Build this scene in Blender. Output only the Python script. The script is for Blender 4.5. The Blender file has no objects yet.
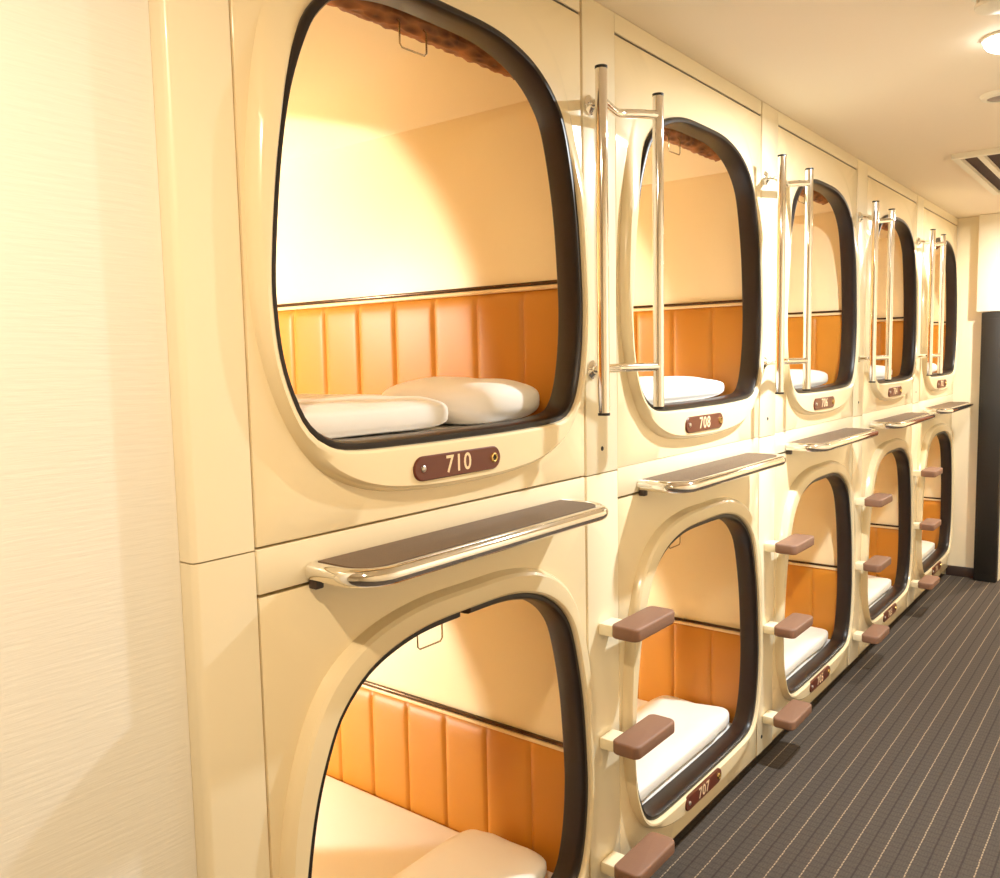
import bpy, bmesh, math, random
from mathutils import Vector, Matrix, noise
random.seed(7)
sc = bpy.context.scene
C = sc.collection
PI = math.pi

# ------------------------------------------------------------------ materials
def new_mat(name):
    m = bpy.data.materials.new(name); m.use_nodes = True
    nt = m.node_tree
    return m, nt, nt.nodes['Principled BSDF']

def mat(name, col, rough=.5, metal=0., coat=0., bump=0., bscale=60., var=0., vscale=4., stretch=None, spec=.5, sheen=0.):
    m, nt, b = new_mat(name)
    b.inputs['Base Color'].default_value = (*col, 1)
    b.inputs['Roughness'].default_value = rough
    b.inputs['Metallic'].default_value = metal
    b.inputs['Coat Weight'].default_value = coat
    b.inputs['Coat Roughness'].default_value = .08
    b.inputs['Specular IOR Level'].default_value = spec
    b.inputs['Sheen Weight'].default_value = sheen
    tc = nt.nodes.new('ShaderNodeTexCoord')
    src = tc.outputs['Object']
    if stretch:
        mp = nt.nodes.new('ShaderNodeMapping'); mp.inputs['Scale'].default_value = stretch
        nt.links.new(src, mp.inputs['Vector']); src = mp.outputs['Vector']
    if var:
        n = nt.nodes.new('ShaderNodeTexNoise'); n.inputs['Scale'].default_value = vscale; n.inputs['Detail'].default_value = 5
        nt.links.new(src, n.inputs['Vector'])
        r = nt.nodes.new('ShaderNodeMix'); r.data_type = 'RGBA'
        r.inputs['A'].default_value = (*[c*(1-var) for c in col], 1)
        r.inputs['B'].default_value = (*[min(1, c*(1+var)) for c in col], 1)
        nt.links.new(n.outputs['Fac'], r.inputs['Factor'])
        nt.links.new(r.outputs['Result'], b.inputs['Base Color'])
    if bump:
        n = nt.nodes.new('ShaderNodeTexNoise'); n.inputs['Scale'].default_value = bscale; n.inputs['Detail'].default_value = 4
        nt.links.new(src, n.inputs['Vector'])
        bp = nt.nodes.new('ShaderNodeBump'); bp.inputs['Strength'].default_value = bump; bp.inputs['Distance'].default_value = .002
        nt.links.new(n.outputs['Fac'], bp.inputs['Height']); nt.links.new(bp.outputs['Normal'], b.inputs['Normal'])
    return m

M = {}
M['panel'] = mat('cream_frp', (.86, .735, .49), .22, coat=.35, bump=.03, bscale=9, var=.012)
M['trim'] = mat('cream_trim', (.86, .77, .57), .35, coat=.15, var=.01)
M['liner'] = mat('capsule_liner', (.88, .76, .50), .42, var=.012, bump=.02, bscale=20)
M['rubber'] = mat('black_rubber', (.020, .014, .012), .36, coat=.0, spec=.35, bump=.05, bscale=80)
M['leather'] = mat('orange_vinyl', (.51, .207, .017), .45, bump=.12, bscale=260, var=.04, vscale=3)
M['welt'] = mat('cream_welt', (.82, .62, .34), .4)
M['darktrim'] = mat('dark_bronze_trim', (.09, .045, .018), .25, metal=.6)
M['sheet'] = mat('white_sheet', (.87, .85, .82), .85, bump=.25, bscale=35, sheen=.2)
M['chrome'] = mat('chrome', (.86, .84, .81), .07, metal=1)
M['steel'] = mat('brushed_steel', (.62, .58, .54), .3, metal=1)
M['black'] = mat('black_plastic', (.012, .011, .011), .45)
M['mat'] = mat('dark_ribbed_rubber', (.14, .088, .052), .55, bump=.5, bscale=320, var=.15, vscale=60)
M['tread'] = mat('brown_rubber_tread', (.245, .130, .084), .55, bump=.15, bscale=120, var=.08, vscale=(20))
M['bracket'] = mat('ivory_bracket', (.88, .79, .58), .35, coat=.1)
M['plate'] = mat('maroon_plate', (.125, .022, .007), .35, coat=.1)
M['numeral'] = mat('engraved_cream', (.93, .72, .47), .5)
M['gold'] = mat('brass', (.85, .6, .22), .25, metal=1)
M['kick'] = mat('dark_kickboard', (.055, .034, .028), .4)
M['gap_shade'] = mat('brown_gap_shade', (.42, .24, .085), .6)  # brown standing for the shade in the gaps between panels and posts
M['ceiling'] = mat('ceiling_paint', (.90, .80, .655), .8, bump=.05, bscale=150)
M['wall'] = mat('cream_wall', (.88, .79, .60), .6, bump=.08, bscale=120)
M['paper'] = mat('wallpaper', (.80, .78, .72), .7, bump=.22, bscale=1., stretch=(60, 14, 190), var=.02, vscale=1.)
M['white'] = mat('white_metal', (.88, .83, .70), .45)
M['dark'] = mat('dark_lacquer', (.014, .012, .010), .5, var=.1)
M['wood'] = mat('brown_door', (.16, .05, .02), .45, var=.25, vscale=6, stretch=(8, 8, 1))
M['slot'] = mat('dark_slot', (.06, .022, .018), .7)
M['wire'] = mat('steel_wire', (.5, .4, .25), .25, metal=1)
M['grey'] = mat('grey_lens', (.30, .24, .20), .35)

# woven bamboo-like rolled blind
m, nt, b = new_mat('rolled_blind'); M['blind'] = m
tc = nt.nodes.new('ShaderNodeTexCoord')
v = nt.nodes.new('ShaderNodeTexVoronoi'); v.inputs['Scale'].default_value = 60
mp = nt.nodes.new('ShaderNodeMapping'); mp.inputs['Scale'].default_value = (1, .35, 1)
nt.links.new(tc.outputs['Object'], mp.inputs['Vector']); nt.links.new(mp.outputs['Vector'], v.inputs['Vector'])
cr = nt.nodes.new('ShaderNodeValToRGB')
cr.color_ramp.elements[0].color = (.10, .03, .01, 1); cr.color_ramp.elements[1].color = (.55, .22, .07, 1)
nt.links.new(v.outputs['Distance'], cr.inputs['Fac']); nt.links.new(cr.outputs['Color'], b.inputs['Base Color'])
bp = nt.nodes.new('ShaderNodeBump'); bp.inputs['Strength'].default_value = .8; bp.inputs['Distance'].default_value = .006
nt.links.new(v.outputs['Distance'], bp.inputs['Height']); nt.links.new(bp.outputs['Normal'], b.inputs['Normal'])
b.inputs['Roughness'].default_value = .6

# striped carpet, stripes run along Y every 78 mm
m, nt, b = new_mat('striped_carpet'); M['carpet'] = m
N = nt.nodes; L = nt.links
def math_node(op, a, bb=None):
    n = N.new('ShaderNodeMath'); n.operation = op
    for i, q in enumerate((a, bb)):
        if q is None: continue
        if isinstance(q, (int, float)): n.inputs[i].default_value = q
        else: L.new(q, n.inputs[i])
    return n.outputs[0]
tc = N.new('ShaderNodeTexCoord'); sx = N.new('ShaderNodeSeparateXYZ'); L.new(tc.outputs['Object'], sx.inputs[0])
X, Y = sx.outputs['X'], sx.outputs['Y']
wob = N.new('ShaderNodeTexNoise'); wob.inputs['Scale'].default_value = 45
L.new(tc.outputs['Object'], wob.inputs['Vector'])
xw = math_node('ADD', X, math_node('MULTIPLY', math_node('SUBTRACT', wob.outputs['Fac'], .5), .004))
ph = math_node('FRACT', math_node('DIVIDE', math_node('ADD', xw, .0195 + .78), .078))     # line at ph=.5
def line(p, c, w):
    d = math_node('ABSOLUTE', math_node('SUBTRACT', p, c)); return math_node('LESS_THAN', d, w)
lt = line(ph, .5, .022)
dk = line(ph, .0, .03); dk = math_node('MAXIMUM', dk, line(ph, 1., .03))
dash = math_node('GREATER_THAN', math_node('FRACT', math_node('DIVIDE', Y, .016)), .22)
lt = math_node('MULTIPLY', lt, dash)
cross = math_node('LESS_THAN', math_node('FRACT', math_node('DIVIDE', Y, .030)), .25)
fine = math_node('LESS_THAN', math_node('FRACT', math_node('DIVIDE', xw, .0078)), .3)
fib = N.new('ShaderNodeTexNoise'); fib.inputs['Scale'].default_value = 160; fib.inputs['Detail'].default_value = 3
L.new(tc.outputs['Object'], fib.inputs['Vector'])
big = N.new('ShaderNodeTexNoise'); big.inputs['Scale'].default_value = 3; L.new(tc.outputs['Object'], big.inputs['Vector'])
def mix(f, a, bb):
    n = N.new('ShaderNodeMix'); n.data_type = 'RGBA'
    L.new(f, n.inputs['Factor'])
    for k, q in (('A', a), ('B', bb)):
        if isinstance(q, tuple): n.inputs[k].default_value = (*q, 1)
        else: L.new(q, n.inputs[k])
    return n.outputs['Result']
base = mix(fib.outputs['Fac'], (.054, .045, .038), (.112, .093, .078))
base = mix(math_node('MULTIPLY', cross, .25), base, (.045, .034, .030))
base = mix(math_node('MULTIPLY', fine, .18), base, (.045, .034, .030))
base = mix(math_node('MULTIPLY', dk, .55), base, (.03, .022, .02))
base = mix(lt, base, (.33, .26, .175))
L.new(base, b.inputs['Base Color']); b.inputs['Roughness'].default_value = .95
b.inputs['Specular IOR Level'].default_value = .15
bp = N.new('ShaderNodeBump'); bp.inputs['Strength'].default_value = .5; bp.inputs['Distance'].default_value = .003
L.new(fib.outputs['Fac'], bp.inputs['Height']); L.new(bp.outputs['Normal'], b.inputs['Normal'])

def emit(name, col, s):
    m, nt, b = new_mat(name)
    b.inputs['Base Color'].default_value = (.9, .9, .88, 1)
    b.inputs['Emission Color'].default_value = (*col, 1); b.inputs['Emission Strength'].default_value = s
    return m
M['lamp'] = emit('lamp_glass', (1, .98, .92), 14.)

# ------------------------------------------------------------------ helpers
def obj(name, bm, m, parent=None, smooth=30, kind=None):
    me = bpy.data.meshes.new(name)
    bmesh.ops.recalc_face_normals(bm, faces=bm.faces[:])
    bm.to_mesh(me); bm.free()
    if m is not None: me.materials.append(m)
    if smooth:
        me.polygons.foreach_set('use_smooth', [True]*len(me.polygons))
        me.set_sharp_from_angle(angle=math.radians(smooth))
    o = bpy.data.objects.new(name, me); C.objects.link(o)
    if parent: o.parent = parent
    if kind: o['kind'] = kind
    return o

def tag(o, label, cat, group=None):
    o['label'] = label; o['category'] = cat
    if group: o['group'] = group
    return o

def thing(name, label, cat, loc, group=None):
    o = bpy.data.objects.new(name, None); C.objects.link(o)
    o.location = loc; o.empty_display_size = .05
    return tag(o, label, cat, group)

def copy_tree(o, parent=None):
    c = o.copy(); C.objects.link(c)
    if parent: c.parent = parent
    for ch in list(o.children): copy_tree(ch, c)
    return c

def box(bm, x0, x1, y0, y1, z0, z1, bev=0., seg=2):
    r = bmesh.ops.create_cube(bm, size=1)
    vs = r['verts']
    bmesh.ops.scale(bm, verts=vs, vec=(x1-x0, y1-y0, z1-z0))
    bmesh.ops.translate(bm, verts=vs, vec=((x0+x1)/2, (y0+y1)/2, (z0+z1)/2))
    if bev:
        es = list({e for v in vs for e in v.link_edges})
        bmesh.ops.bevel(bm, geom=es, offset=bev, segments=seg, profile=.5, affect='EDGES')
    return bm

def tube(bm, pts, r, n=14, cap=True):
    pts = [Vector(p) for p in pts]
    rings = []; up = None
    for i, p in enumerate(pts):
        t = (pts[min(i+1, len(pts)-1)] - pts[max(i-1, 0)]).normalized()
        if up is None:
            up = Vector((0, 0, 1)) if abs(t.z) < .9 else Vector((1, 0, 0))
        s = t.cross(up).normalized(); up = s.cross(t).normalized()
        rings.append([bm.verts.new(p + r*(math.cos(2*PI*k/n)*s + math.sin(2*PI*k/n)*up)) for k in range(n)])
    for a, b_ in zip(rings, rings[1:]):
        for k in range(n): bm.faces.new((a[k], a[(k+1) % n], b_[(k+1) % n], b_[k]))
    if cap:
        bm.faces.new(rings[0][::-1]); bm.faces.new(rings[-1])
    return bm

def lathe(bm, prof, n=32, mtx=None):
    rings = []
    for r, z in prof:
        if r < 1e-6: rings.append([bm.verts.new((0, 0, z))])
        else: rings.append([bm.verts.new((r*math.cos(2*PI*k/n), r*math.sin(2*PI*k/n), z)) for k in range(n)])
    for a, b_ in zip(rings, rings[1:]):
        for k in range(n):
            q = [a[k % len(a)], a[(k+1) % len(a)], b_[(k+1) % len(b_)], b_[k % len(b_)]]
            q2 = []
            for v_ in q:
                if v_ not in q2: q2.append(v_)
            if len(q2) > 2: bm.faces.new(q2)
    if mtx: bmesh.ops.transform(bm, matrix=mtx, verts=bm.verts[:])
    return bm

def arc(c, a0, a1, r, n, fn):
    return [fn(c, a0+(a1-a0)*i/n, r) for i in range(n+1)]

def catmull(pts, n=8):
    out = []; k = len(pts)
    for i in range(k):
        p0, p1, p2, p3 = (Vector(pts[(i+j-1) % k]) for j in range(4))
        for s in range(n):
            t = s/n
            out.append(.5*((2*p1)+(p2-p0)*t+(2*p0-5*p1+4*p2-p3)*t*t+(3*p1-p0-3*p2+p3)*t**3))
    return out

# ------------------------------------------------------------------ the capsule, in bay coordinates (y from the bay start, z absolute for the upper row)
P = 1.10                       # bay pitch
LOW = -1.145                   # lower row offset
CY, CZ = .6425, 1.72           # opening centre
half_open = [(0, 2.121), (.12, 2.118), (.21, 2.100), (.275, 2.072), (.325, 2.033), (.362, 1.980), (.392, 1.880), (.412, 1.770),
             (.4245, 1.62), (.4240, 1.54), (.416, 1.47), (.402, 1.41), (.381, 1.365), (.348, 1.337), (.285, 1.326), (.14, 1.321), (0, 1.320)]
left_open = [(.13, 2.118), (.220, 2.101), (.285, 2.074), (.335, 2.032), (.366, 1.985), (.403, 1.890), (.428, 1.770),
             (.445, 1.62), (.445, 1.54), (.436, 1.47), (.416, 1.41), (.390, 1.365), (.350, 1.336), (.290, 1.323), (.14, 1.320)]
half_sur = [(0, 2.172), (.13, 2.170), (.24, 2.150), (.32, 2.112), (.375, 2.055), (.415, 1.97), (.442, 1.86), (.455, 1.72), (.457, 1.60),
            (.448, 1.49), (.422, 1.39), (.378, 1.315), (.32, 1.272), (.235, 1.243), (.12, 1.230), (0, 1.227)]
def closed(half, left):
    return [(d, z) for d, z in half] + [(-d, z) for d, z in left[::-1]]
open_poly = catmull(closed(half_open, left_open))
def sur_poly(bottom):
    h = [(d, z if z > 1.5 else 1.5-(1.5-z)*(1.5-bottom)/(1.5-1.227)) for d, z in half_sur]
    k = lambda d, z: d*(1+.045*max(0, min(1, (z-1.30)/.25)))
    return catmull(closed(h, [(k(d, z), z) for d, z in h[1:-1]]))

def polar(poly, th, cz=CZ):
    d = Vector((math.cos(th), math.sin(th))); best = None
    k = len(poly)
    for i in range(k):
        a = poly[i] - Vector((0, cz)); b_ = poly[(i+1) % k] - Vector((0, cz)); e = b_-a
        den = d.x*e.y - d.y*e.x
        if abs(den) < 1e-12: continue
        t = (a.x*e.y-a.y*e.x)/den; u = (a.x*d.y-a.y*d.x)/den
        if t > 0 and -1e-9 <= u <= 1+1e-9 and (best is None or t > best): best = t
    return d*best + Vector((0, cz))

def rect_hit(th, y0, y1, z0, z1):
    d = Vector((math.cos(th), math.sin(th)))
    t = 1e9
    for q, lo, hi in ((d.x, y0, y1), (d.y, z0-CZ, z1-CZ)):
        if q > 1e-9: t = min(t, hi/q)
        elif q < -1e-9: t = min(t, lo/q)
    return d*t + Vector((0, CZ))

def normals(ring):
    k = len(ring); out = []
    for i in range(k):
        t = ring[(i+1) % k]-ring[i-1]; n = Vector((t.y, -t.x)).normalized()
        out.append(n)
    return out

def bridge(bm, rings, close=False):
    rs = [[bm.verts.new(p) for p in r] for r in rings]
    pairs = list(zip(rs, rs[1:])) + ([(rs[-1], rs[0])] if close else [])
    for a, b_ in pairs:
        k = len(a)
        for i in range(k): bm.faces.new((a[i], a[(i+1) % k], b_[(i+1) % k], b_[i]))

def front_panel(y0, y1, z0, z1, sur_bottom, soft_top):
    """panel with raised surround and opening; coordinates local to the opening centre column (y) and upper-row z"""
    ths = [2*PI*i/160 for i in range(160)]
    for yy in (y0, y1):
        for zz in (z0, z1):
            th = math.atan2(zz-CZ, yy) % (2*PI)
            i = min(range(len(ths)), key=lambda j: abs(ths[j]-th)); ths[i] = th
    sp = sur_poly(sur_bottom)
    O = [polar(open_poly, t) for t in ths]; S = [polar(sp, t) for t in ths]; R = [rect_hit(t, y0, y1, z0, z1) for t in ths]
    S = [Vector((max(y0+.006, min(y1-.006, s.x)), max(z0+.006, min(z1-.006, s.y)))) for s in S]
    nn = normals(O)
    rr = lambda ring, x: [(x, p.x, p.y) for p in ring]
    lerp = lambda a, b_, t: [p.lerp(q, t) for p, q in zip(a, b_)]
    On = lambda d: [p+n*d for p, n in zip(O, nn)]
    if soft_top:
        S = [Vector((p.x, min(z1-.008, p.y+max(0, p.y-1.85)*.2))) for p in S]
    def ins(d):
        out = []
        for p, q in zip(S, On(.010)):
            w = max(0, min(1, (p.y-1.80)/.30)) if soft_top else .10*max(0, min(1, (p.y-1.80)/.30))
            ln = (p-q).length
            out.append(p.lerp(q, min(.62, d/ln)*(1-w) + min(.8, d/.016)*w))
        return out
    rings = [rr(R, -.035), rr(R, -.001), rr(lerp(R, S, .03), 0), rr(S, 0), rr(ins(.002), .010), rr(ins(.006), .0195), rr(ins(.012), .0245),
             rr(On(.014), .0265), rr(On(.008), .026), rr(On(.0035), .022), rr(On(.0015), .014), rr(O, -.004), rr(O, -.047)]
    if soft_top:
        def fade(x, z):
            w = max(0, min(1, (z-1.82)/.22)); w = w*w*(3-2*w)
            return x*(1-.80*w) if x > 0 else x
        rings = [[(fade(x, z), y, z) for x, y, z in r] for r in rings]
    bm = bmesh.new(); bridge(bm, rings)
    return bm

def gasket(gap=None):
    O = [polar(open_poly, 2*PI*i/160) for i in range(160)]; nn = normals(O)
    prof = [(.0, .0), (-.005, .006), (-.004, .0135), (.0, .0165), (.009, .0160), (.0125, .010), (.0135, 0), (.0135, -.040), (.0105, -.045), (0, -.045)]
    if gap is None:
        bm = bmesh.new(); bridge(bm, [[(x, (p-n*d).x, (p-n*d).y) for p, n in zip(O, nn)] for d, x in prof], close=True)
        return bm
    i0, i1 = gap
    idx = [(i1+j) % 160 for j in range(160-(i1-i0)+1)]
    bm = bmesh.new()
    cols = []
    for i in idx:
        p, n = O[i], nn[i]
        cols.append([bm.verts.new((x, (p-n*d).x, (p-n*d).y)) for d, x in prof])
    k = len(prof)
    for a, b_ in zip(cols, cols[1:]):
        for j in range(k): bm.faces.new((a[j], b_[j], b_[(j+1) % k], a[(j+1) % k]))
    bm.faces.new(cols[0]); bm.faces.new(cols[-1][::-1])
    return bm

D = 1.95
def liner():
    """shell with thickness, open to the corridor"""
    a, b_ = -.572, .4425
    prof = [(a, 1.205), (a, 2.085), (a+.028, 2.112), (a+.11, 2.152), (a+.20, 2.165), (b_-.20, 2.165), (b_-.11, 2.152), (b_-.028, 2.112), (b_, 2.085), (b_, 1.205)]
    inn = [Vector(p) for p in prof]; c = Vector((-.08, 1.68))
    out = [Vector((p.x+(.007 if p.x > 0 else -.007)*(1 if abs(p.x-c.x) > .4 else .3), p.y+(.010 if p.y > c.y else -.010))) for p in inn]
    rr = lambda r, x: [(x, p.x, p.y) for p in r]
    bm = bmesh.new()
    rs = [[bm.verts.new(q) for q in r] for r in (rr(inn, -D), rr(inn, -.037), rr(out, -.037), rr(out, -D-.01))]
    for r0, r1 in zip(rs, rs[1:]):
        k = len(r0)
        for i in range(k): bm.faces.new((r0[i], r0[(i+1) % k], r1[(i+1) % k], r1[i]))
    bm.faces.new(rs[0]); bm.faces.new(rs[-1][::-1])
    return bm

def pad(side):
    """quilted vinyl wall pad; seams every 147 mm"""
    bm = bmesh.new()
    yw = .4425 if side > 0 else -.572
    sg = -1 if side > 0 else 1
    xs = []
    x = -.014
    while x > -D+.02:
        xs.append(x); x -= .147/20
    zs = [1.300, 1.36, 1.42, 1.5, 1.57, 1.605, 1.622, 1.630, 1.634]
    def depth(x, z):
        t = ((-x-.013)/.147) % 1.
        q = abs(2*t-1)
        puff = 1-q**10
        seam = -.003 if q > .97 else 0
        top = max(0, (z-1.59)/.044)
        return 0.0125+.0045*puff*(1-top**2)**.5 + seam - .008*top**3
    g = [[bm.verts.new((x, yw+sg*depth(x, z), z)) for z in zs] for x in xs]
    for a, b_ in zip(g, g[1:]):
        for i in range(len(zs)-1): bm.faces.new((a[i], b_[i], b_[i+1], a[i+1]))
    return bm

def text_bm(body, size):
    cu = bpy.data.curves.new('numerals', 'FONT'); cu.body = body; cu.size = size; cu.extrude = .0012
    cu.align_x = 'CENTER'; cu.align_y = 'CENTER'; cu.resolution_u = 4; cu.space_character = 1.12; cu.offset = .0006
    o = bpy.data.objects.new('numerals', cu); C.objects.link(o)
    dg = bpy.context.evaluated_depsgraph_get(); dg.update()
    me = bpy.data.meshes.new_from_object(o.evaluated_get(dg))
    bm = bmesh.new(); bm.from_mesh(me)
    bpy.data.objects.remove(o); bpy.data.curves.remove(cu); bpy.data.meshes.remove(me)
    # text x -> +y, text y -> +z, text z -> +x
    bmesh.ops.transform(bm, matrix=Matrix(((0, 0, 1, 0), (1, 0, 0, 0), (0, 1, 0, 0), (0, 0, 0, 1))), verts=bm.verts[:])
    return bm

def stadium(bm, w, h, x0, x1, bev=.002):
    r = h/2; pts = []
    for i in range(13): a = -PI/2+PI*i/12; pts.append((w/2-r+r*math.cos(a), r*math.sin(a)))
    for i in range(13): a = PI/2+PI*i/12; pts.append((-w/2+r+r*math.cos(a), r*math.sin(a)))
    def ring(s, x): return [(x, y*(1-s/(w/2)), z*(1-s/(h/2))) for y, z in pts]
    rs = [[bm.verts.new(q) for q in ring(s, x)] for s, x in ((0, x0), (0, x1-bev), (bev, x1))]
    for a, b_ in zip(rs, rs[1:]):
        for i in range(len(a)): bm.faces.new((a[i], a[(i+1) % len(a)], b_[(i+1) % len(a)], b_[i]))
    bm.faces.new(rs[-1]); bm.faces.new(rs[0][::-1])
    return bm

def build_capsule(upper, bay0):
    """parts of a capsule, under an Empty at (0, CY, floor of the unit); returned with number plate built per unit"""
    t = bpy.data.objects.new('sleeping_capsule', None); C.objects.link(t); t.empty_display_size = .05
    dz = 0 if upper else LOW
    y0 = (.160 if bay0 else .1505) - CY; y1 = 1.0945-CY
    if upper: z0, z1, sb = 1.188, 2.247, 1.227
    else: z0, z1, sb = .052-dz, 1.107-dz, 1.252
    def part(name, bm, m, parent=t, **k):
        bmesh.ops.translate(bm, verts=bm.verts[:], vec=(0, 0, dz))
        return obj(name, bm, m, parent, **k)
    part('front_panel', front_panel(y0, y1, z0, z1, sb, upper), M['panel'], smooth=28)
    part('door_gasket', gasket((40, 42) if (not upper and bay0) else None), M['rubber'], smooth=50)
    part('liner', liner(), M['liner'], smooth=25)
    for s in (1, -1):
        w = part('wall_pad', pad(s), M['leather'], smooth=60)
        yw = .4425 if s > 0 else -.572
        bm = bmesh.new(); a, b_ = sorted((yw-s*.001, yw-s*.014)); box(bm, -D+.02, -.014, a, b_, 1.634, 1.6445, .003)
        part('piping', bm, M['welt'], parent=w)
        bm = bmesh.new(); a, b_ = sorted((yw-s*.001, yw-s*.013)); box(bm, -D+.02, -.014, a, b_, 1.646, 1.6545, .002)
        part('trim_strip', bm, M['darktrim'], parent=w)
    bm = bmesh.new()
    n, segs = 26, 120
    rings = []
    for j in range(segs+1):
        y = -.40+.75*j/segs
        rr = []
        for k in range(n):
            a = 2*PI*k/n
            r = .026+.005*noise.noise(Vector((y*60, math.cos(a)*2.5, math.sin(a)*2.5)))
            rr.append((-.105+r*math.cos(a), y, 2.130+r*math.sin(a)))
        rings.append(rr)
    bridge(bm, rings); bm.verts.ensure_lookup_table()
    bm.faces.new(bm.verts[:n][::-1]); bm.faces.new(bm.verts[-n:])
    rb = part('rolled_blind', bm, M['blind'], smooth=60)
    bm = bmesh.new(); x, w = -.079, .037
    tube(bm, [(x-.01, -.0185-w, 2.118), (x, -.0185-w, 2.108), (x, -.0185-w, 2.068), (x, -.0185-w+.006, 2.062), (x, -.0185+w-.006, 2.062), (x, -.0185+w, 2.068), (x, -.0185+w, 2.108), (x-.01, -.0185+w, 2.118)], .0018, 8)
    if not upper:
        for v_ in bm.verts:
            if v_.co.z < 2.09: v_.co.z -= .030
    part('pull_loop', bm, M['wire'], parent=rb, smooth=60)
    # reading lamp on the left side wall, deep inside
    ax = Vector((.058, .979, -.196)).normalized(); at = Vector((-1.432, -.536, 1.707))
    mt = Matrix.Translation(at) @ ax.to_track_quat('Z', 'Y').to_matrix().to_4x4()
    bm = bmesh.new(); lathe(bm, [(0, -.055), (.02, -.055), (.026, -.045), (.030, .0), (.040, .03), (.037, .03), (.026, -.0), (0, -.02)], 28, mt)
    rl_ = part('reading_lamp', bm, M['white'], smooth=40)
    bm = bmesh.new(); lathe(bm, [(0, -.012), (.016, -.011), (.024, -.006), (.0245, -.002), (0, -.004)], 24, mt); part('bulb', bm, M['lamp'], parent=rl_, smooth=40)
    ld = bpy.data.lights.new('reading_light', 'SPOT'); ld.energy = 86; ld.color = (1, .93, .80); ld.shadow_soft_size = .02
    ld.spot_size = math.radians(96); ld.spot_blend = .10
    lo = bpy.data.objects.new('reading_light', ld); C.objects.link(lo); lo.parent = t
    lm = Matrix.Translation(at + ax*.034 + Vector((0, 0, dz))) @ (-ax).to_track_quat('Z', 'Y').to_matrix().to_4x4()
    lo.matrix_local = lm
    return t

def add_plate(cap, num, upper):
    z = 1.2725 if upper else .150
    pl = obj('number_plate', stadium(bmesh.new(), .252, .046, .0225, .0295), M['plate'], cap)
    pl.location = (0, .607-CY, z)
    def sub(name, bm, m, y=0): 
        o = obj(name, bm, m, pl, smooth=40); o.location = (0, y, 0); return o
    sub('numerals', text_bm(num, .046), M['numeral']).location = (.0285, -.004, 0)
    toX = Matrix.Rotation(PI/2, 4, 'Y')
    sub('screw', lathe(bmesh.new(), [(0, .0335), (.004, .0330), (.0062, .0315), (.0068, .029)], 20, toX), M['steel'], -.103)
    rg = bmesh.new()
    lathe(rg, [(.0052, .029), (.0055, .0325), (.0075, .0335), (.0098, .0325), (.0105, .029)], 24, toX)
    sub('key_ring', rg, M['gold'], .103)
    sub('keyhole', lathe(bmesh.new(), [(0, .0303), (.0052, .0303), (.0052, .029)], 20, toX), M['black'], .103)

def soft_slab(bm, cx, cy, z0, lx, ly, h, e=.35, seed=0, amp=.008, eh=.6, taper=0.):
    """pillow/quilt like superellipsoid resting flat on z0"""
    nu, nv = 56, 28
    sgn = lambda v_: (1 if v_ >= 0 else -1)
    rows = []
    for j in range(nv+1):
        v_ = -PI/2+PI*j/nv
        row = []
        for i in range(nu):
            u = 2*PI*i/nu
            cv = abs(math.cos(v_))**eh
            x = sgn(math.cos(u))*abs(math.cos(u))**e*cv*lx/2
            y = sgn(math.sin(u))*abs(math.sin(u))**e*cv*ly/2
            z = sgn(v_)*abs(math.sin(v_))**eh*h/2
            q = noise.noise(Vector((x*7+seed*3.1, y*7, seed))) + .5*noise.noise(Vector((x*17+seed, y*15, seed+5)))
            zz = z+h/2
            zz = max(0, zz*(1+taper*x/(lx/2)) + (q*amp if z > 0 else 0))
            row.append(bm.verts.new((cx+x+q*amp*.8, cy+y+q*amp*.8, z0+zz)))
        rows.append(row)
    for a, b_ in zip(rows, rows[1:]):
        for i in range(nu): bm.faces.new((a[i], a[(i+1) % nu], b_[(i+1) % nu], b_[i]))
    bmesh.ops.remove_doubles(bm, verts=bm.verts[:], dist=1e-5)
    return bm

# ------------------------------------------------------------------ capsules
nums = [('710', '709'), ('708', '707'), ('706', '705'), ('704', '703'), ('702', '701')]
ordn = ['nearest the camera', 'second along the corridor', 'third along the corridor', 'fourth along the corridor', 'last before the end wall']
nearn = ['nearest', 'second', 'third', 'fourth', 'farthest']
protoU = protoL = None
for k in range(5):
    for up in (True, False):
        if k == 0: cap = build_capsule(up, True)
        elif k == 1:
            cap = build_capsule(up, False)
            if up: protoU = cap
            else: protoL = cap
        else: cap = copy_tree(protoU if up else protoL)
        cap.location = (0, k*P+CY, 0)
        cap['group'] = 'sleeping capsules in two rows'
for cap in [o for o in C.objects if o.name.startswith('sleeping_capsule')]:
    k = round((cap.location.y-CY)/P)
    up = max(v_.co.z for c in cap.children if c.name.startswith('front_panel') for v_ in c.data.vertices) > 1.5
    n = nums[k][0 if up else 1]
    row = 'upper' if up else 'lower'
    lab = {True: ['cream upper capsule with plate 710 and large view of orange padded wall, nearest',
                  'cream upper capsule with plate 708, second along the corridor',
                  'cream upper capsule, third along the corridor, between two pairs of grab bars',
                  'cream upper capsule, fourth along, with narrow view of its orange wall',
                  'cream upper capsule farthest away, beside the end wall'],
           False: ['cream lower capsule cut by the picture bottom, nearest, flat white mattress inside',
                   'cream lower capsule with plate 707, second along the corridor',
                   'cream lower capsule, third along, beside the striped carpet',
                   'cream lower capsule, fourth along, small view of white bedding',
                   'cream lower capsule farthest away, next to the dark cabinet']}[up][k]
    tag(cap, lab, 'capsule bed', 'sleeping capsules in two rows')
    add_plate(cap, n, up)

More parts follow.
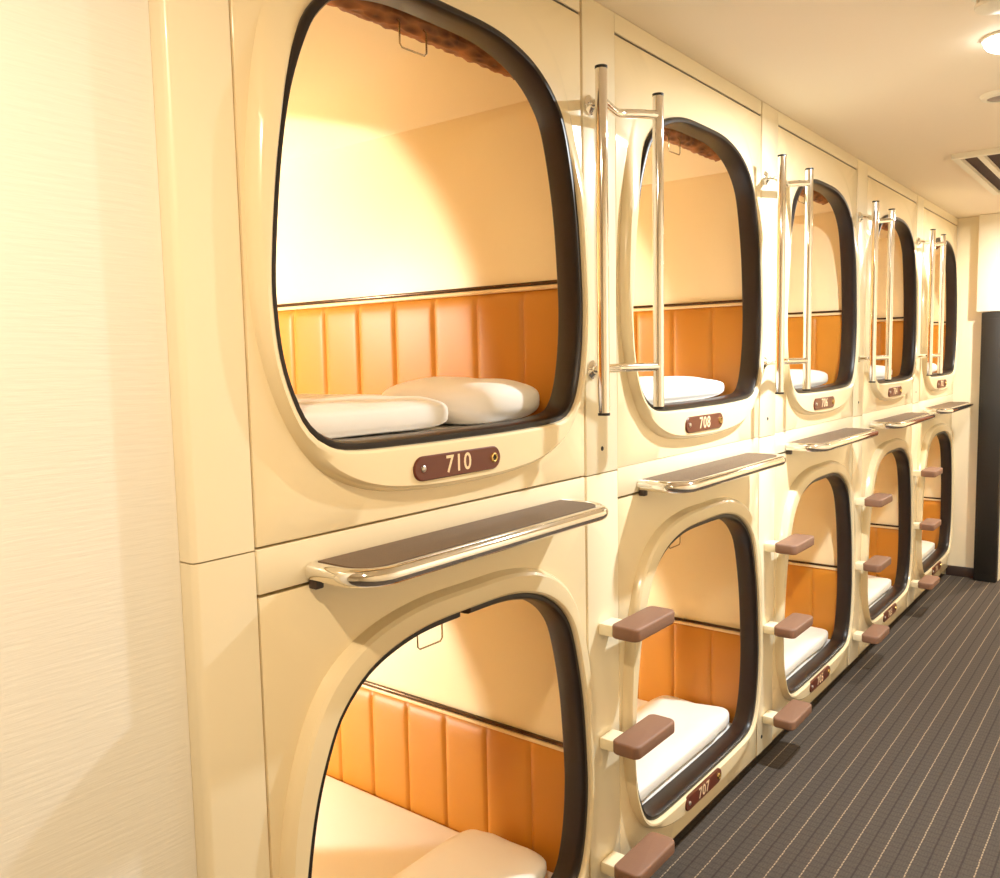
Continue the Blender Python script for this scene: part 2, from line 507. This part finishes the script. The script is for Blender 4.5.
# bedding (rests inside the capsules)
for k in range(5):
    for up in (True, False):
        n = nums[k][0 if up else 1]; yb = k*P; zb = 0 if up else LOW
        row = 'upper' if up else 'lower'
        bm = box(bmesh.new(), -1.93, -.055, yb+.095, yb+1.064, 1.2055+zb, 1.318+zb, .016, 4)
        tag(obj('mattress', bm, M['sheet'], smooth=60), f'white mattress lying inside the {nearn[k]} {row} capsule', 'mattress', 'capsule mattresses')
        zt = 1.3185+zb
        if k == 0 and up:
            bm = soft_slab(bmesh.new(), -.47, yb+.535, zt, .74, .50, .078, .30, 3, .007, .5, -.02)
            tag(obj('folded_quilt', bm, M['sheet'], smooth=80), 'folded white quilt in the nearest upper capsule, lying before the pillow', 'quilt', 'white bedding')
            bm = soft_slab(bmesh.new(), -.24, yb+.920, zt, .36, .25, .108, .45, 8, .006, .7)
            tag(obj('pillow', bm, M['sheet'], smooth=80), 'puffy white pillow against the orange pad of the nearest upper capsule', 'pillow', 'white bedding')
        elif k == 0:
            bm = soft_slab(bmesh.new(), -.20, yb+.825, zt, .28, .44, .072, .40, 5, .008, .65)
            tag(obj('pillow', bm, M['sheet'], smooth=80), 'white pillow on the flat mattress of the nearest lower capsule', 'pillow', 'white bedding')
        else:
            bm = (soft_slab(bmesh.new(), -.262, yb+.640, zt, .41, .84, .083, .42, 10+k*2+up, .007, .62) if up else soft_slab(bmesh.new(), -.205, yb+.655, zt, .295, .80, .056, .26, 10+k*2+up, .010, .40))
            tag(obj('folded_quilt', bm, M['sheet'], smooth=80), f'folded white quilt at the opening of the {nearn[k]} {row} capsule', 'quilt', 'white bedding')

# ------------------------------------------------------------------ grab rails (bays 2-5)
def build_rail():
    t = thing('grab_rail', '', 'grab rail', (0, 0, 0))
    bars = [(.093, -.068, 1.338, 2.099), (.093, .194, 1.338, 2.099)]
    for x, y, z0, z1 in bars:
        bm = bmesh.new(); tube(bm, [(x, y, z0+.006), (x, y, z1-.006)], .0135, 20)
        bo = obj('upright_bar', bm, M['chrome'], t, smooth=50)
        for za, zb in ((z0, z0+.006), (z1-.006, z1)):
            bm = bmesh.new(); tube(bm, [(x, y, za), (x, y, zb)], .0138, 20); obj('end_cap', bm, M['black'], bo, smooth=50)
    for z, zf in ((2.028, 2.055), (1.443, 1.440)):
        bm = bmesh.new()
        pts = [(.0, .030, zf), (.02, .024, zf), (.055, -.02, (z+zf)/2), (.085, -.062, z), (.093, -.068, z)]
        tube(bm, pts, .0105, 14)
        zt = z+.022 if z > 1.8 else z
        pts = [(.093, -.068, z), (.080, -.02, z), (.068, .03, z), (.064, .055, z+(zt-z)*.1), (.067, .08, z+(zt-z)*.3), (.078, .13, z+(zt-z)*.65), (.093, .194, zt)]
        tube(bm, pts, .0105, 14)
        bk = obj('bracket', bm, M['chrome'], t, smooth=50)
        bm = bmesh.new(); lathe(bm, [(0, .0005), (.022, .0005), (.0225, .004), (.013, .012), (.010, .02), (0, .02)], 24, Matrix.Translation((0, .030, zf)) @ Matrix.Rotation(PI/2, 4, 'Y'))
        obj('flange', bm, M['chrome'], bk, smooth=40)
    return t
rl = ['chrome pair of grab bars between the two nearest upper capsules', 'chrome grab bar pair in front of the third upper capsule',
      'chrome grab bar pair in front of the fourth upper capsule', 'farthest chrome grab bar pair, near the end wall']
r0 = build_rail()
for k in range(1, 5):
    r = r0 if k == 1 else copy_tree(r0)
    r.location = (0, k*P, 0); tag(r, rl[k-1], 'grab rail', 'chrome grab bars')

# ------------------------------------------------------------------ chrome step ledges (all bays)
def build_ledge():
    t = thing('step_ledge', '', 'step', (0, 0, 0))
    ya, yb_, d, r, z = .262, 1.000, .130, .06, 1.130
    def path(o):
        p = [(0.002, ya+o, z), (.03, ya+o, z)]
        for i in range(9):
            a = PI/2*i/8; p.append((d-r+(r-o)*math.sin(a), ya+r-(r-o)*math.cos(a), z))
        for i in range(9):
            a = PI/2*i/8; p.append((d-r+(r-o)*math.cos(a), yb_-r+(r-o)*math.sin(a), z))
        return p + [(.03, yb_-o, z), (.002, yb_-o, z)]
    bm = bmesh.new(); tube(bm, path(.0), .0155, 18); obj('chrome_rim', bm, M['chrome'], t, smooth=60)
    q = path(.013); bm = bmesh.new()
    a = [bm.verts.new((x, y, z+.006)) for x, y, _ in q]; b_ = [bm.verts.new((x, y, z+.0145)) for x, y, _ in q]
    for i in range(len(q)): j = (i+1) % len(q); bm.faces.new((a[i], a[j], b_[j], b_[i]))
    bm.faces.new(b_); bm.faces.new(a[::-1])
    obj('tread_mat', bm, M['mat'], t, smooth=20)
    bm = bmesh.new(); box(bm, .001, .085, ya+.02, yb_-.02, z-.012, z+.0058, .003)
    obj('support_plate', bm, M['steel'], t)
    for y in (ya-.008, yb_-.016):
        bm = bmesh.new(); box(bm, .001, .020, y, y+.018, z-.028, z-.0125, .003); obj('bracket', bm, M['kick'], t)
    return t
ll = ['long chrome edged step ledge below plate 710', 'chrome edged step ledge below plate 708', 'third chrome edged step ledge along the row',
      'fourth chrome edged step ledge along the row', 'farthest chrome edged step ledge, by the dark cabinet']
l0 = build_ledge()
for k in range(5):
    l = l0 if k == 0 else copy_tree(l0)
    l.location = (0, k*P, 0); tag(l, ll[k], 'step', 'chrome step ledges')

# ------------------------------------------------------------------ ladder steps (bays 2-5)
def build_step():
    t = thing('ladder_step', '', 'foot step', (0, 0, 0))
    bm = bmesh.new(); box(bm, .0005, .052, .048, .112, -.034, -.004, .004)
    obj('bracket', bm, M['bracket'], t)
    bm = bmesh.new(); box(bm, .037, .115, .040, .250, -.034, 0.0)
    es = [e for e in bm.edges if abs(e.verts[0].co.z-e.verts[1].co.z) > .01]
    bmesh.ops.bevel(bm, geom=es, offset=.020, segments=6, profile=.5, affect='EDGES')
    es = [e for e in bm.edges if abs(e.verts[0].co.z-e.verts[1].co.z) < 1e-5 and len(e.link_faces) == 2 and e.calc_face_angle(0) > 1]
    bmesh.ops.bevel(bm, geom=es, offset=.006, segments=3, profile=.5, affect='EDGES')
    obj('tread', bm, M['tread'], t, smooth=50)
    return t
s0 = build_step(); first = True
hn = ['highest', 'middle', 'lowest']
pn = ['beside the capsule with plate 707', 'beside the third lower capsule', 'beside the fourth lower capsule', 'beside the farthest lower capsule']
for k in range(1, 5):
    for j, z in enumerate((.815, .520, .190)):
        s = s0 if first else copy_tree(s0); first = False
        s.location = (0, k*P, z); tag(s, f'{hn[j]} brown foot step on ivory bracket {pn[k-1]}', 'foot step', 'brown ladder steps')

# ------------------------------------------------------------------ posts, strips, fascia: structure
tn = 0
def struct(bm, m, name=None, **kw):
    global tn
    if name is None: tn += 1; name = f'trim_{tn}'
    return obj(name, bm, m, None, kind='structure', **kw)
def hbox(*a, bev=.002): return box(bmesh.new(), *a, bev)
for k in range(5):
    a, b_ = k*P+.004, k*P+.150
    if k == 0:
        # end post with rounded outer corner
        for z0, z1 in ((.05, 1.182), (1.1845, 2.299)):
            bm = bmesh.new(); box(bm, -.0365, 0, .05, .155, z0, z1)
            es = [e for e in bm.edges if all(abs(v_.co.x) < 1e-6 and abs(v_.co.y-.05) < 1e-6 for v_ in e.verts)]
            bmesh.ops.bevel(bm, geom=es, offset=.010, segments=5, profile=.5, affect='EDGES')
            struct(bm, M['trim'])
    else:
        struct(hbox(-.036, 0, a, b_, .05, 1.182), M['trim']); struct(hbox(-.036, 0, a, b_, 1.1845, 2.299), M['trim'])
        bm = bmesh.new(); lathe(bm, [(0, .0015), (.005, .0015), (.006, .0002)], 16, Matrix.Translation((0, k*P+.075, 1.245)) @ Matrix.Rotation(PI/2, 4, 'Y'))
        tag(obj('screw_hole_plug', bm, M['black']), f'small dark plug in the post at the left of the {nearn[k]} upper capsule', 'plug', 'dark plugs in the posts')
        if k == 2:
            bm = bmesh.new(); lathe(bm, [(0, .0015), (.006, .0015), (.007, .0002)], 16, Matrix.Translation((0, k*P+.045, .108)) @ Matrix.Rotation(PI/2, 4, 'Y'))
            tag(obj('screw_hole_plug', bm, M['black']), 'small dark plug low on the post, near the floor beside a lowest foot step', 'plug', 'dark plugs in the posts')
    ya = .1595 if k == 0 else k*P+.1505
    struct(hbox(-.036, .0, ya, k*P+1.0945, 1.1125, 1.1835 if k == 0 else 1.187), M['trim'])
    struct(hbox(-.036, .0, ya, k*P+1.0945, 2.2535, 2.299), M['trim'])
    struct(hbox(-.034, -.004, ya+.002, k*P+1.093, 2.2472, 2.2533, bev=0), M['kick'])  # dark strip added so the fascia gap reads as shaded
    struct(hbox(-.034, -.009, k*P+1.0948, k*P+(1.1035 if k < 4 else 1.0985), .052, 2.298, bev=0), M['gap_shade'])  # filler added in the panel gap, its brown stands for the shade there
struct(hbox(-2.0, -.037, .050, .058, 0, 2.299, bev=0), M['trim'])
struct(hbox(-.06, -.036, .155, 5.5, 0, .05, bev=0), M['kick'], 'baseboard_left')

# ------------------------------------------------------------------ the room
XR, YB, YF = 1.75, -3.0, 7.6
struct(hbox(-2.0, XR, YB, YF, -.05, 0, bev=0), M['carpet'], 'floor', smooth=0)
struct(hbox(-2.05, XR, YB, YF, 2.30, 2.36, bev=0), M['ceiling'], 'ceiling', smooth=0)
struct(hbox(-.09, -.034, YB, .0495, 0, 2.30, bev=0), M['paper'], 'wall_left', smooth=0)
struct(hbox(XR, XR+.05, YB, YF, 0, 2.30, bev=0), M['wall'], 'wall_right', smooth=0)
struct(hbox(-.05, XR, YB-.05, YB, 0, 2.30, bev=0), M['wall'], 'wall_back', smooth=0)
struct(hbox(.0, XR, YF, YF+.05, 0, 2.30, bev=0), M['wall'], 'wall_front', smooth=0)
bm = bmesh.new(); box(bm, -.036, .290, 5.505, 5.60, 0, 2.299)
struct(bm, M['wall'], 'wall_end', smooth=0)
struct(hbox(.20, .290, 5.60, YF, 0, 2.299, bev=0), M['wall'], 'wall_recess', smooth=0)
struct(hbox(-.01, .150, 5.492, 5.505, 0, .065, bev=.002), M['kick'], 'baseboard_end')
struct(hbox(.128, .262, 5.440, 5.505, 1.705, 2.2985, bev=.003), M['white'], 'trim_bulkhead')
# tall dark cabinet against the end wall
cab = thing('tall_cabinet', 'tall narrow black cabinet standing against the end wall', 'cabinet', (.222, 5.47, 0))
bm = bmesh.new(); box(bm, -.064, .064, -.036, .034, 0, 1.70, .008, 3); obj('body', bm, M['dark'], cab)
bm = bmesh.new(); box(bm, -.050, .060, -.0405, -.0362, .05, 1.66, .0015); obj('door', bm, M['dark'], cab)
# brown door in the far wall, just caught at the frame edge
bm = hbox(.36, 1.16, YF-.045, YF-.001, 0, 2.1, bev=.003); struct(bm, M['wood'], 'door_1')

# ------------------------------------------------------------------ ceiling things
def build_lamp():
    t = thing('ceiling_lamp', '', 'lamp', (0, 0, 0))
    bm = bmesh.new(); lathe(bm, [(0, -.0005), (.060, -.0005), (.062, -.004), (.060, -.008), (.056, -.008), (.055, -.004), (0, -.004)], 40); obj('trim_ring', bm, M['white'], t, smooth=40)
    bm = bmesh.new(); lathe(bm, [(.054, -.006), (.054, -.018), (.048, -.027), (.036, -.034), (.018, -.038), (0, -.040)], 40); obj('bulb', bm, M['lamp'], t, smooth=60)
    return t
LX = .715
la0 = build_lamp()
for i, y in enumerate([-.55, 2.08, 4.80, 6.6]):
    l = la0 if i == 0 else copy_tree(la0)
    l.location = (LX, y, 2.3)
    tag(l, 'glowing round ceiling lamp over the corridor, at the top right edge' if abs(y-2.08) < .01 else 'glowing round ceiling lamp out of the picture over the corridor', 'lamp', None if abs(y-2.08) < .01 else 'corridor ceiling lamps')
    ld = bpy.data.lights.new('lamp_light', 'AREA'); ld.shape = 'DISK'; ld.size = .07; ld.energy = (25 if y < 1 else (56 if y < 3 else 42)); ld.color = (1, .80, .56) if y < 1 else ((.93, .985, 1) if y < 3 else (1, .94, .82))
    lo = bpy.data.objects.new('lamp_light', ld); C.objects.link(lo); lo.location = (LX, y, 2.3-.045)

sd = thing('smoke_detector', 'white slotted smoke detector at the top edge of the ceiling', 'smoke detector', (.75, 1.715, 2.3))
bm = bmesh.new(); lathe(bm, [(0, -.0005), (.062, -.0005), (.064, -.010), (.056, -.014), (0, -.014)], 40); obj('base', bm, M['white'], sd, smooth=35)
bm = bmesh.new(); lathe(bm, [(0, -.0142), (.034, -.0142), (.034, -.036), (0, -.036)], 32); obj('core', bm, M['slot'], sd, smooth=35)
bm = bmesh.new()
for i in range(16):
    a = 2*PI*i/16; b2 = bmesh.new(); box(b2, .036, .050, -.0035, .0035, -.036, -.0138)
    bmesh.ops.rotate(b2, verts=b2.verts[:], cent=(0, 0, 0), matrix=Matrix.Rotation(a, 3, 'Z'))
    me = bpy.data.meshes.new('x'); b2.to_mesh(me); b2.free(); bm.from_mesh(me); bpy.data.meshes.remove(me)
obj('fins', bm, M['white'], sd, smooth=0)
bm = bmesh.new(); lathe(bm, [(0, -.0362), (.054, -.0362), (.052, -.043), (.03, -.048), (0, -.049)], 40); obj('cover', bm, M['white'], sd, smooth=40)

sp = thing('ceiling_speaker', 'round ceiling disc with grey brown centre beyond the lamp', 'ceiling speaker', (.625, 2.665, 2.3))
bm = bmesh.new(); lathe(bm, [(.044, -.0125), (.047, -.016), (.060, -.012), (.066, -.0005), (.044, -.0005)], 40); obj('rim', bm, M['white'], sp, smooth=40)
bm = bmesh.new(); lathe(bm, [(0, -.018), (.02, -.017), (.0438, -.012), (.0438, -.0005), (0, -.0005)], 40); obj('grille', bm, M['grey'], sp, smooth=40)

vent = thing('ceiling_vent', 'rectangular cream ceiling air vent with dark slots near the end wall', 'air vent', (0, 0, 2.3))
x0, x1, y0, y1 = .325, .925, 3.50, 4.60; f = .028
bm = bmesh.new()
for q in ((x0, x1, y0, y0+f), (x0, x1, y1-f, y1), (x0, x0+f, y0+f, y1-f), (x1-f, x1, y0+f, y1-f)): box(bm, *q, -.022, -.0005)
obj('frame', bm, M['white'], vent, smooth=0)
bm = bmesh.new(); box(bm, x0+f, x1-f, y0+f, y1-f, -.004, -.0005); obj('backing', bm, M['slot'], vent, smooth=0)
xs = [x0+f+.062+i*.095 for i in range(5)]
for x in xs:
    bm = bmesh.new(); box(bm, x, x+.024, y0+f+.001, y1-f-.001, -.020, -.0045); obj('slat', bm, M['white'], vent, smooth=0)

# ------------------------------------------------------------------ camera and view
FPX, YAW, PITCH, ROLL = 850.325, .667073, .0932124, -.0200047
cam = bpy.data.cameras.new('camera'); co = bpy.data.objects.new('camera', cam); C.objects.link(co); sc.camera = co
F = Vector((-math.sin(YAW)*math.cos(PITCH), math.cos(YAW)*math.cos(PITCH), -math.sin(PITCH)))
R = F.cross(Vector((0, 0, 1))).normalized(); U = R.cross(F)
R2 = R*math.cos(ROLL)+U*math.sin(ROLL); U2 = U*math.cos(ROLL)-R*math.sin(ROLL)
mw = Matrix((R2, U2, -F)).transposed().to_4x4(); mw.translation = (1.092465, -.618314, 1.468535)
co.matrix_world = mw
cam.sensor_fit = 'HORIZONTAL'; cam.sensor_width = 36; cam.lens = 36*FPX/1000; cam.clip_start = .02

w = bpy.data.worlds.new('world'); sc.world = w; w.use_nodes = True
w.node_tree.nodes['Background'].inputs['Color'].default_value = (.9, .8, .65, 1)
w.node_tree.nodes['Background'].inputs['Strength'].default_value = .05
vs = sc.view_settings
vs.view_transform = 'Standard'; vs.look = 'None'; vs.gamma = 1; vs.use_curve_mapping = False
vs.exposure = -0.12
sc.cycles.max_bounces = 12; sc.cycles.diffuse_bounces = 8
